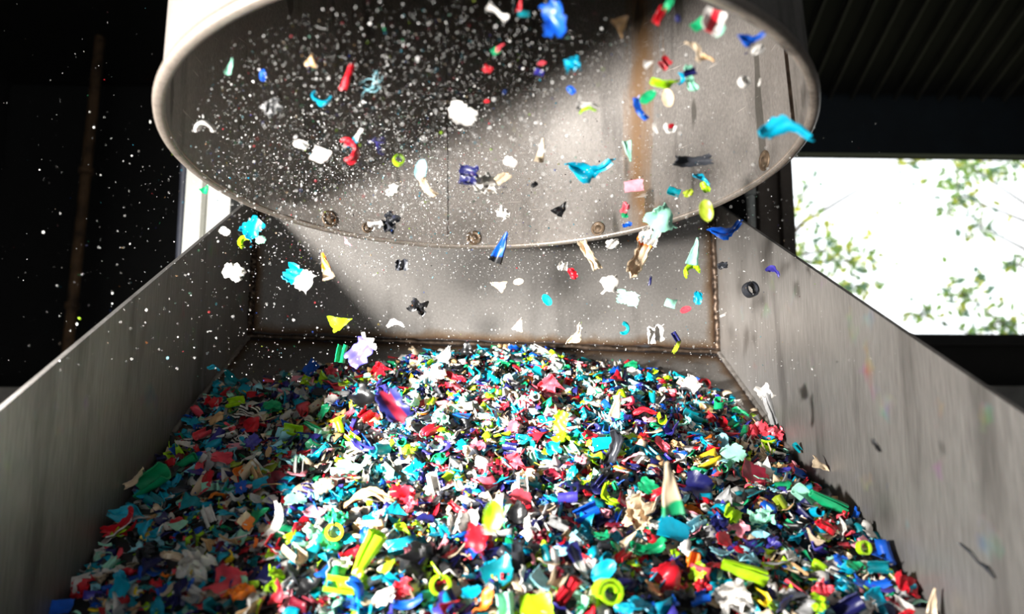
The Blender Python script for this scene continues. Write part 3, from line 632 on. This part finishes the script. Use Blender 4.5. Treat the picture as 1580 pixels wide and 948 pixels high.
# ---- more pieces that can be told apart, named after their neighbours
rs = np.random.default_rng(2024)
CN = list(PAL); WT = {'cyan': 15, 'light cyan': 5, 'teal': 6, 'green': 5, 'mint': 6, 'lime': 6, 'red': 7, 'coral red': 5, 'maroon': 3, 'navy': 8, 'royal blue': 5, 'violet blue': 5, 'white': 19, 'cream': 11, 'tan': 4, 'grey': 5, 'black': 11, 'dark grey': 6, 'orange': 1, 'yellow': 1.2, 'pink': 2, 'olive lime': 1}
WP = np.array([WT[c] for c in CN], float); WP /= WP.sum()
KW = {'flake': 'flake', 'quad': 'squarish flake', 'tri': 'pointed flake', 'curl': 'curl', 'crumple': 'crumpled scrap', 'wing': 'torn scrap', 'strip': 'strip', 'chunk': 'chunk', 'torn': 'ragged flake'}
KP = ['flake', 'quad', 'tri', 'curl', 'crumple', 'wing', 'strip', 'chunk', 'torn']
used = set(r[6] for r in HEAP)
cnt = 0; tries = 0
while cnt < 182 and tries < 6000:
    tries += 1
    px, py = rs.uniform(110, 1440), 948 - 330 * rs.random() ** 1.5
    p = on_heap(px, py)
    if p[1] > 1.82 or abs(p[0]) > HW - .04: continue
    dep = (p - CAM) @ FWD; sz = rs.uniform(.026, .040)
    if any((p[0] - t[0]) ** 2 + (p[1] - t[1]) ** 2 < (t[2] + sz * .35) ** 2 for t in taken): continue
    colr = CN[rs.choice(len(CN), p=WP)]; kind = KP[rs.choice(len(KP), p=(.2, .12, .12, .14, .2, .08, .07, .03, .04))]
    near = sorted(LM, key=lambda q: np.linalg.norm(q[0] - p))[:4]; label = None
    for q, short in near:
        d = (p - q); w = d @ RGT; k = d[1]
        rel = ('right of' if w > 0 else 'left of') if abs(w) > abs(k) else ('behind' if k > 0 else 'in front of')
        for pre in ('', 'small ' if sz < .033 else 'larger '):
            t = f'{pre}{colr} {KW[kind]} {rel} the {short}'
            if t not in used and len(t.split()) <= 16 and short.split()[0] != colr: label = t; break
        if label: break
    if not label: continue
    used.add(label); cnt += 1; taken.append((p[0], p[1], sz * .35))
    X = np.array([rs.normal(), rs.normal() * .8, rs.normal() * .45]); N = HN + rs.normal(0, .35, 3)
    put(kind, int(rs.integers(0, 6)), colr, p + np.array([0, 0, .006]), sz, X, N, label, 'plastic pieces lying on the heap')

# ---- the rest of the heap: uncountable flakes
def bulk(name, protos, pos, size, Rm, which, cols, m, extra=None):
    Vs, Fs, Cs, off = [], [], [], 0; loops = []; tot = []
    for k, (v, f) in enumerate(protos):
        idx = np.where(which == k)[0]
        if len(idx) == 0: continue
        P = np.einsum('nij,vj->nvi', Rm[idx], v) * size[idx, None, None] + pos[idx, None, :]
        nv = len(v); f = np.array(f); w = f.shape[1]
        Vs.append(P.reshape(-1, 3)); Cs.append(np.repeat(cols[idx], nv, axis=0))
        F = f[None] + (off + np.arange(len(idx)) * nv)[:, None, None]
        loops.append(F.reshape(-1)); tot.append(np.full(len(idx) * len(f), w)); off += nv * len(idx)
    V = np.concatenate(Vs); C = np.concatenate(Cs); L = np.concatenate(loops); T = np.concatenate(tot)
    if extra:
        ev, ef, ec = extra; L = np.concatenate([L, np.array(ef).reshape(-1) + len(V)]); T = np.concatenate([T, np.full(len(ef), 4)]); V = np.concatenate([V, ev]); C = np.concatenate([C, ec])
    me = bpy.data.meshes.new(name); me.vertices.add(len(V)); me.vertices.foreach_set('co', V.astype(np.float32).ravel())
    me.loops.add(len(L)); me.loops.foreach_set('vertex_index', L.astype(np.int32)); me.polygons.add(len(T))
    st = np.concatenate([[0], np.cumsum(T)[:-1]]); me.polygons.foreach_set('loop_start', st.astype(np.int32)); me.polygons.foreach_set('loop_total', T.astype(np.int32))
    me.update(calc_edges=True); at_ = me.color_attributes.new('piece_colour', 'FLOAT_COLOR', 'POINT')
    at_.data.foreach_set('color', np.concatenate([C, np.ones((len(C), 1))], 1).astype(np.float32).ravel())
    me.materials.append(m); o = bpy.data.objects.new(name, me); COL.objects.link(o); return tag(o, kind='stuff')
m, n, l, p_ = newmat('mixed_plastic'); at_ = n.new('ShaderNodeAttribute'); at_.attribute_name = 'piece_colour'; l.new(at_.outputs['Color'], p_.inputs['Base Color']); p_.inputs['Roughness'].default_value = 0.4
M['mixed'] = m
def frames(N, r, spread):
    k = len(N); n_ = N + r.normal(0, spread, (k, 3)); n_ /= np.linalg.norm(n_, axis=1, keepdims=True)
    x = r.normal(0, 1, (k, 3)); x -= (x * n_).sum(1, keepdims=True) * n_; x /= np.linalg.norm(x, axis=1, keepdims=True); y = np.cross(n_, x)
    return np.stack([x, y, n_], -1)
kinds = ['flake', 'flake', 'quad', 'tri', 'curl', 'crumple', 'crumple', 'wing', 'strip', 'strip', 'curl', 'torn']
protos = [sheet(k, 500 + i * 17 + j, 4, 3) for i, k in enumerate(kinds) for j in range(4)]
tiny = [sheet(k, 800 + i, 2, 2) for i, k in enumerate(('flake', 'quad', 'strip', 'crumple'))]
protos += tiny
NB, NS = 13000, 12000
x = rs.uniform(-HW + .012, HW - .012, NB + NS); y = YN + .01 + (BACK - .02 - YN - .01) * rs.random(NB + NS) ** 0.85
sz = np.concatenate([np.clip(rs.lognormal(math.log(.025), .30, NB), .012, .044), rs.uniform(.003, .009, NS)])
z = heap(x, y) - np.concatenate([rs.uniform(0.0, .028, NB), rs.uniform(.003, .02, NS)])
slz = np.minimum(seamL[2], seamR[2]) - sl_m * (BACK - y); show = z > slz - .012; z = np.maximum(z, slz + .004)
lim = HW - .45 * sz; x = np.clip(x, -lim, lim); y = np.minimum(y, BACK - .02 - .4 * sz)
which = np.concatenate([rs.integers(0, len(protos) - 4, NB), rs.integers(len(protos) - 4, len(protos), NS)])
palin = np.array([lin(PAL[c]) for c in CN]); ci = rs.choice(len(CN), NB + NS, p=WP); cols = palin[ci] * rs.uniform(.75, 1.15, (NB + NS, 1)); cols = np.clip(cols, 0, .92)
Rm = frames(np.tile(HN, (NB + NS, 1)), rs, .45)
gx = np.linspace(-HW + .002, HW - .002, 61); gy = np.linspace(YN + .002, BACK - .012, 77); GX, GY = np.meshgrid(gx, gy, indexing='ij')
ev = np.stack([GX, GY, heap(GX, GY) - .020], -1).reshape(-1, 3); w = 77
ef = [(i * w + j, (i + 1) * w + j, (i + 1) * w + j + 1, i * w + j + 1) for i in range(60) for j in range(76)]
hp = bulk('shredded_plastic_heap', protos, np.stack([x, y, z], 1)[show], sz[show], Rm[show], which[show], cols[show], M['mixed'], (ev, ef, np.tile(np.array([[.03, .03, .035]]), (len(ev), 1))))
tag(hp, 'heap of small mixed shredded plastic bits filling the steel hopper', 'plastic heap')

# ------------------------------------------------------------------ falling pieces
#  pixel x, pixel y, length in px, kind, colour, angle, depth, label
FALL = [
 (855, 28, 60, 'torn', 'royal blue', 100, .78, 'large royal blue torn sheet falling at the top of the duct mouth'),
 (958, 42, 30, 'tri', 'tan', -80, .80, 'tan flake falling right of the large royal blue sheet'),
 (1018, 24, 26, 'curl', 'red', 60, .80, 'red curled piece falling near the top of the duct under a green one'),
 (1031, 8, 24, 'flake', 'green', 60, .80, 'green flake falling above the red curled piece at the top'),
 (1046, 28, 14, 'flake', 'navy', 80, .80, 'small navy flake right of the red curled piece at the top'),
 (1100, 32, 40, 'quad', 'red white', 65, .80, 'red and white striped piece falling at the top right of the duct'),
 (1079, 38, 24, 'quad', 'green', 35, .80, 'green flake beside the falling red and white striped piece'),
 (1110, 46, 22, 'flake', 'mint', 60, .82, 'pale mint flake below the falling red and white striped piece'),
 (1160, 61, 46, 'wing', 'royal blue', 15, .82, 'royal blue winged scrap falling near the right duct wall'),
 (1170, 76, 24, 'flake', 'white', 20, .86, 'white flake tucked under the royal blue winged scrap'),
 (535, 119, 44, 'strip', 'red', 65, .90, 'bent red strip falling in the dark of the duct'),
 (496, 153, 30, 'hook', 'cyan', -20, .92, 'round cyan hook falling in the dark left of the duct'),
 (548, 214, 38, 'strip', 'cyan white', 55, .98, 'cyan strip crossing a red hook in the dark duct mouth'),
 (541, 232, 40, 'hook', 'red', 100, .99, 'thin red hook hanging under the cyan strip'),
 (570, 132, 50, 'fluff', 'light cyan', 70, .92, 'pale blue fibre tangle right of the bent red strip'),
 (586, 222, 34, 'fluff', 'violet blue', 0, 1.0, 'bluish fibre ball right of the thin red hook'),
 (355, 102, 26, 'shard', 'mint', 80, .88, 'pale mint wedge falling near the left duct wall'),
 (405, 116, 18, 'flake', 'royal blue', 80, .88, 'small blue flake right of the pale mint wedge'),
 (315, 196, 30, 'hook', 'white', 180, 1.0, 'white crescent falling near the left duct rim'),
 (420, 165, 32, 'crumple', 'grey', 35, .96, 'grey crumpled scrap right of the white crescent'),
 (464, 223, 24, 'flake', 'white', -20, 1.0, 'white flake left of another falling white one in the duct'),
 (494, 239, 28, 'quad', 'white', -25, 1.0, 'white flake close beside the thin red hook'),
 (615, 247, 18, 'ring', 'lime', 90, 1.05, 'small lime ring falling below the fibre ball'),
 (714, 176, 46, 'flake', 'white', -25, .95, 'large white papery flake falling in the middle of the duct'),
 (768, 19, 38, 'bone', 'white', -35, .80, 'white bone shaped scrap at the top left of the blue sheet'),
 (802, 8, 20, 'shard', 'red', 80, .80, 'small red drop shaped flake left of the large blue sheet'),
 (808, 22, 18, 'curl', 'teal', 0, .80, 'small teal curl under the red drop shaped flake'),
 (770, 73, 20, 'wing', 'coral red', 60, .85, 'coral star shaped flake in the upper middle of the duct'),
 (764, 79, 12, 'quad', 'green', 30, .86, 'tiny green flake touching the coral star shaped flake'),
 (752, 107, 17, 'crumple', 'red', -20, .88, 'small red scrap below the coral star shaped flake'),
 (836, 98, 14, 'oval', 'coral red', 15, .88, 'small coral oval below the large royal blue sheet'),
 (832, 112, 15, 'quad', 'violet blue', -20, .90, 'small violet blue flake under the coral oval'),
 (883, 100, 24, 'crumple', 'cyan', 10, .88, 'crumpled cyan scrap falling right of the coral oval'),
 (751, 156, 9, 'flake', 'red', 0, .93, 'tiny red flake right of the large white papery flake'),
 (904, 161, 40, 'wing', 'white', 20, .95, 'white torn scrap with a lime edge above the cyan bird shape'),
 (907, 170, 28, 'strip', 'lime', 12, .95, 'lime strip along the bottom of the white torn scrap'),
 (881, 139, 17, 'flake', 'royal blue', -50, .92, 'small blue flake above the white torn scrap'),
 (480, 93, 20, 'tri', 'tan', 80, .87, 'dull tan flake in the dark upper left of the duct'),
 (1026, 128, 48, 'strip', 'lime', 3, .92, 'straight lime strip falling in front of the rust streak'),
 (1051, 122, 20, 'strip', 'cyan', 85, .92, 'short cyan strip at the right end of the lime strip'),
 (1000, 150, 28, 'oval', 'green', 35, .95, 'green cupped flake left of the rust streak'),
 (988, 168, 40, 'strip', 'royal blue', -60, .96, 'thin curved blue strip left of the green cupped flake'),
 (1031, 151, 28, 'oval', 'cream', -80, .95, 'cream flake under the straight lime strip'),
 (1073, 78, 38, 'strip', 'cream', -60, .86, 'cream bent strip falling at the upper right of the duct'),
 (1088, 88, 30, 'wing', 'tan', 0, .87, 'tan torn scrap at the lower end of the cream bent strip'),
 (1066, 120, 42, 'strip', 'mint', -75, .91, 'mint twisted strip right of the short cyan strip'),
 (1065, 112, 20, 'curl', 'navy', 20, .91, 'navy curl on top of the mint twisted strip'),
 (1026, 97, 20, 'crumple', 'red', 50, .89, 'red scrap above the straight lime strip'),
 (1001, 98, 16, 'tri', 'white', 20, .89, 'small white flake left of the red scrap above the lime strip'),
 (1148, 126, 18, 'ring', 'white', 90, .92, 'small white ring near the right wall of the duct'),
 (1172, 127, 13, 'strip', 'white', 80, .92, 'tiny white strip right of the small white ring'),
 (1214, 197, 84, 'wing', 'cyan', -3, .86, 'large cyan winged scrap in front of the right duct rim'),
 (1034, 199, 20, 'hook', 'white', -10, 1.0, 'white hook with a red flake at its right end'),
 (1036, 195, 10, 'flake', 'red', 0, 1.0, 'tiny red flake on the right end of the white hook'),
 (1011, 198, 20, 'strip', 'white', -75, 1.0, 'short white strip left of the white hook'),
 (970, 233, 32, 'shard', 'mint', -80, 1.06, 'slender mint shard right of the cyan bird shape'),
 (912, 264, 76, 'wing', 'cyan', 12, 1.08, 'cyan bird shaped scrap falling in the sunlit duct'),
 (1068, 248, 62, 'strip', 'dark grey', 6, 1.10, 'dark grey bar falling before the right duct wall'),
 (978, 287, 30, 'quad', 'pink', 8, 1.15, 'pink squarish flake falling in front of the rust streak'),
 (1084, 274, 32, 'wing', 'cyan', -25, 1.14, 'folded cyan flake below the dark grey bar'),
 (1088, 289, 20, 'flake', 'lime', -60, 1.14, 'lime flake under the folded cyan flake'),
 (1040, 296, 20, 'curl', 'teal', -20, 1.15, 'teal curl left of the folded cyan flake'),
 (1062, 298, 16, 'flake', 'olive lime', 20, 1.15, 'olive flake right of the teal curl'),
 (1090, 325, 34, 'oval', 'olive lime', -75, 1.0, 'blurred olive lime oval at the right part of the rim'),
 (1122, 357, 56, 'wing', 'royal blue', 15, 1.25, 'royal blue bat shaped scrap over the back right corner of the hopper'),
 (1018, 342, 46, 'crumple', 'mint', 30, 1.2, 'mint and white crumpled scrap hanging at the rim on the right'),
 (1002, 364, 32, 'crumple', 'white', -20, 1.22, 'white crumpled scrap just under the rim on the right'),
 (750, 283, 42, 'crumple', 'white', -5, 1.14, 'bright white scrap in the middle of the sunlit duct wall'),
 (776, 275, 26, 'chunk', 'cream', 35, 1.13, 'cream chunk at the right of the bright white scrap'),
 (834, 232, 36, 'shard', 'cream', 82, 1.06, 'cream drop shaped shard in the middle of the duct'),
 (787, 250, 22, 'flake', 'white', -30, 1.08, 'white flake above the cream chunk'),
 (722, 270, 36, 'crumple', 'navy', 85, 1.1, 'narrow navy scrap left of the bright white scrap'),
 (650, 262, 32, 'oval', 'light cyan', 80, 1.08, 'pale blue oval flake left of the narrow navy scrap'),
 (660, 289, 42, 'strip', 'cream', -50, 1.12, 'cream strip under the pale blue oval flake'),
 (606, 294, 24, 'chunk', 'white', 55, 1.14, 'white chunk left of the cream strip'),
 (601, 343, 36, 'crumple', 'dark grey', 60, 1.2, 'dark grey scrap just above the rim on the left'),
 (579, 345, 24, 'bone', 'white', 5, 1.2, 'white sliver left of the dark grey scrap above the rim'),
 (775, 329, 26, 'crumple', 'white', -40, 1.2, 'white scrap near the rim left of the black diamond'),
 (866, 322, 26, 'tri', 'black', 50, 1.2, 'black diamond shaped flake above the middle of the rim'),
 (825, 285, 12, 'flake', 'black', 40, 1.15, 'tiny black flake above the black diamond shaped flake'),
 (773, 382, 50, 'shard', 'blue black', 68, 1.2, 'blue cone with a black tip hanging over the rim'),
 (965, 321, 18, 'chunk', 'coral red', 70, 1.18, 'coral lump with a green underside near the rust streak'),
 (964, 332, 12, 'flake', 'green', 0, 1.18, 'tiny green flake under the coral lump'),
 (968, 347, 16, 'flake', 'royal blue', 20, 1.2, 'small blue flake under the tiny green flake'),
 (910, 394, 54, 'strip', 'cream', -60, 1.3, 'long bent cream strip below the rim right of centre'),
 (985, 395, 72, 'strip', 'cream orange', 62, 1.3, 'cream strip with an orange upper end below the rim'),
 (945, 376, 22, 'flake', 'white', 10, 1.28, 'white flake between the two long cream strips'),
 (1072, 388, 42, 'shard', 'mint', 78, 1.3, 'mint teardrop falling above the lime hook'),
 (1066, 417, 28, 'hook', 'lime', 200, 1.3, 'lime hook falling under the mint teardrop'),
 (884, 422, 20, 'flake', 'red', -60, 1.35, 'bright red flake falling left of the long cream strip'),
 (868, 411, 16, 'crumple', 'white', 0, 1.35, 'small white scrap left of the bright red flake'),
 (768, 440, 24, 'tri', 'cream', 160, 1.4, 'cream sliver falling before the middle of the back panel'),
 (800, 435, 16, 'oval', 'cream', 10, 1.4, 'small cream oval right of the cream sliver'),
 (844, 463, 20, 'oval', 'cyan', -55, 1.4, 'small cyan oval before the middle of the back panel'),
 (645, 473, 30, 'crumple', 'black', -25, 1.4, 'black crinkled scrap before the back panel'),
 (620, 409, 20, 'crumple', 'dark grey', 0, 1.35, 'dark grey lump falling left of the blue cone'),
 (536, 375, 18, 'wing', 'pink', -40, 1.3, 'pink wisp falling under the rim on the left'),
 (502, 411, 44, 'shard', 'yellow orange', 108, 1.3, 'yellow orange wedge falling at the left of the back panel'),
 (460, 427, 50, 'torn', 'cyan white', -30, 1.3, 'torn cyan and white sheet left of the yellow orange wedge'),
 (361, 420, 36, 'chunk', 'white', -20, 1.25, 'white chunk falling over the left hopper side'),
 (390, 352, 36, 'torn', 'cyan', 45, 1.25, 'cyan torn flake at the back left corner under the rim'),
 (402, 370, 16, 'flake', 'mint', 0, 1.26, 'mint flake under the cyan torn flake at the back left corner'),
 (374, 373, 20, 'hook', 'lime', 240, 1.26, 'lime crescent left of the mint flake at the back left corner'),
 (346, 357, 18, 'flake', 'white', -30, 1.2, 'white flake above the lime crescent'),
 (317, 291, 16, 'tri', 'green', 60, 1.2, 'small green flake in front of the pale grey column'),
 (526, 497, 34, 'tri', 'lime', 15, 1.45, 'lime flake falling in front of the welded seam on the left'),
 (610, 499, 28, 'wing', 'white', 0, 1.45, 'white wisp falling above the welded seam on the left'),
 (558, 541, 54, 'torn', 'violet white', 48, 1.15, 'blurred violet blue scrap with a pale tip above the heap'),
 (527, 546, 28, 'curl', 'green', 80, 1.45, 'green curl left of the blurred violet blue scrap'),
 (724, 541, 24, 'tri', 'black', -35, 1.5, 'black triangular flake over the middle of the back ridge'),
 (735, 549, 10, 'oval', 'cyan', 0, 1.5, 'tiny cyan bit touching the black triangular flake'),
 (801, 501, 22, 'tri', 'cream', 70, 1.45, 'cream pointed bit above the middle of the welded seam'),
 (890, 518, 38, 'wing', 'cream', 60, 1.4, 'cream forked scrap in front of the welded seam'),
 (940, 440, 30, 'crumple', 'white', 10, 1.4, 'white ragged scrap before the right of the back panel'),
 (968, 460, 36, 'torn', 'mint', -15, 1.4, 'mint and green flake below the white ragged scrap'),
 (1035, 468, 18, 'quad', 'mint', -15, 1.45, 'small mint flake before the right of the back panel'),
 (1077, 460, 22, 'flake', 'cyan', 80, 1.45, 'cyan five sided flake near the right weld'),
 (1058, 478, 17, 'oval', 'coral red', 20, 1.3, 'blurred coral oval left of the cyan five sided flake'),
 (965, 507, 20, 'hook', 'teal', 80, 1.5, 'small teal hook above the welded seam on the right'),
 (1012, 516, 30, 'crumple', 'white', 10, 1.5, 'white ragged flake before the welded seam on the right'),
 (1043, 520, 16, 'curl', 'navy', -60, 1.5, 'navy curl over an olive strip before the right seam'),
 (1044, 535, 24, 'strip', 'olive lime', 70, 1.5, 'thin olive strip under the navy curl'),
 (1003, 433, 17, 'strip', 'navy', 80, 1.4, 'short navy strip right of the cream strip with an orange end'),
 (1158, 447, 24, 'ring', 'dark grey', 60, 1.35, 'dark ring falling before the right hopper side'),
 (1194, 418, 26, 'wing', 'violet blue', -25, 1.3, 'violet blue scrap falling before the right hopper side'),
 (1115, 410, 16, 'chunk', 'dark grey', 10, 1.4, 'dark grey lump by the back right corner of the hopper'),
 (1117, 486, 14, 'strip', 'white', 30, 1.5, 'white sliver by the right weld of the back panel'),
 (330, 567, 20, 'wing', 'cyan', -10, 1.35, 'cyan scrap falling above the back left corner of the heap'),
 (1352, 688, 24, 'strip', 'black', -60, .95, 'black splinter before the right hopper side'),
 (1180, 605, 26, 'crumple', 'white', -60, 1.3, 'white lump on top of the bent grey scrap at the right side'),
 (1190, 632, 54, 'strip', 'grey', -70, 1.32, 'long bent grey scrap falling beside the right hopper side'),
 (762, 798, 48, 'oval', 'lime', 82, .80, 'blurred lime oval falling in front of the heap'),
 (735, 830, 44, 'torn', 'red', 80, .82, 'blurred red fan shaped scrap left of the lime oval'),
 (1034, 755, 80, 'shard', 'cream green', 98, .95, 'cream shard with a green base standing before the heap'),
 (952, 625, 40, 'shard', 'cream', 75, 1.15, 'blurred cream pointed shard above the heap right of centre'),
 (864, 652, 36, 'torn', 'lime', 78, 1.15, 'blurred lime flake above the bright heap centre'),
 (608, 628, 62, 'torn', 'red navy', -55, 1.05, 'blurred maroon and navy chunk above the heap left of centre'),
 (560, 612, 36, 'crumple', 'black', -40, 1.05, 'blurred black scrap left of the maroon and navy chunk'),
 (500, 750, 30, 'chunk', 'cream', 20, .95, 'blurred cream lump over the left middle of the heap'),
]
for i, (px, py, ln, kind, colr, ang, dep, label) in enumerate(FALL):
    d = ray(px, py)
    if d[2] > 0: dep = min(dep, 0.435 / d[2])
    dep *= (1 + 0.03 * math.sin(i * 2.3)); p = CAM + d * dep
    a = math.radians(ang); X = RGT * math.cos(a) + UPV * math.sin(a) + FWD * 0.2 * math.sin(i * 1.7)
    N = -FWD + 0.45 * UPV * math.sin(i * 1.3) - 0.45 * RGT * (0.4 + math.cos(i * 2.1) * .6)
    if kind in ('ring',): X = -FWD + 0.3 * UPV + 0.35 * RGT; N = UPV
    put(kind, (i * 3 + 1) % 8, colr, p, ln * dep / FPX * 1.04, X, N, label, 'plastic pieces falling from the duct')
pt = on_x(1500, 850, HW)
th = MB().tube([on_x(1478, 838, HW - .004), on_x(1495, 852, HW - .006), on_x(1508, 868, HW - .004), on_x(1520, 876, HW - .007), on_x(1534, 893, HW - .004)], [.0009, .0012, .001, .002, .001], 6).build('plastic_thread', PM['dark grey'], None, True)
tag(th, 'thin dark thread stuck to the right hopper side', 'thread')

# ---- dust: uncountable specks in the air
nd = 20000
dr = np.random.default_rng(77)
tet = (np.array([(1, 0, -.4), (-.5, .87, -.4), (-.5, -.87, -.4), (.1, 0, .9)]) * .55, [(0, 1, 2), (0, 3, 1), (1, 3, 2), (2, 3, 0)])
bar = (np.array([(-.5, -.16, -.1), (.5, -.12, -.1), (.5, .14, -.1), (-.5, .16, -.1), (-.5, -.16, .1), (.5, -.12, .1), (.5, .14, .1), (-.5, .16, .1)]), [(0, 3, 2, 1), (4, 5, 6, 7), (0, 1, 5, 4), (1, 2, 6, 5), (2, 3, 7, 6), (3, 0, 4, 7)])
# most of it drifts in and under the left half of the duct mouth
na = int(nd * .68); nb = int(nd * .23); nc = nd - na - nb
na = int(na * 1.6); A = np.stack([np.clip(dr.normal(-.12, .22, na), -.47, .45), dr.uniform(.72, 1.52, na), np.zeros(na)], 1)
A = A[(A[:, 0] - DC[0]) ** 2 + (A[:, 1] - DC[1]) ** 2 < .45 ** 2]; na = len(A)
A[:, 2] = CAM[2] + .445 - dr.random(na) ** 1.7 * .20 + (A[:, 1] - 1.1) * .02
B = np.stack([dr.uniform(-HW + .02, HW - .03, nb), dr.uniform(.95, 1.80, nb), CAM[2] + dr.uniform(.05, .42, nb)], 1)
nc //= 2
C3 = np.stack([dr.uniform(-1.6, -.56, nc), dr.uniform(1.05, 2.4, nc), CAM[2] + dr.uniform(-.05, 1.05, nc)], 1)
C3 = C3[(C3[:, 0] - DC[0]) ** 2 + (C3[:, 1] - DC[1]) ** 2 > .53 ** 2]
P = np.concatenate([A, B, C3]); nd = len(P)
ok = (P[:, 2] > heap(P[:, 0], P[:, 1]) + .02) | (np.abs(P[:, 0]) > HW + .01)
P = P[ok]; nd = len(P)
dsz = np.clip(dr.lognormal(math.log(.00095), .6, nd), .0004, .005); dsz[P[:, 0] < -.56] *= .9
dc = palin[dr.choice(len(CN), nd, p=WP)] * .5; wh = dr.random(nd) < .72; dc[wh] = np.array([.82, .81, .79])
ds = bulk('plastic_dust', [tet, bar], P, dsz, frames(dr.normal(0, 1, (nd, 3)), dr, .1), (dr.random(nd) < .3).astype(int), dc, M['mixed'])
tag(ds, 'fine plastic specks drifting in the air under the duct', 'plastic dust')
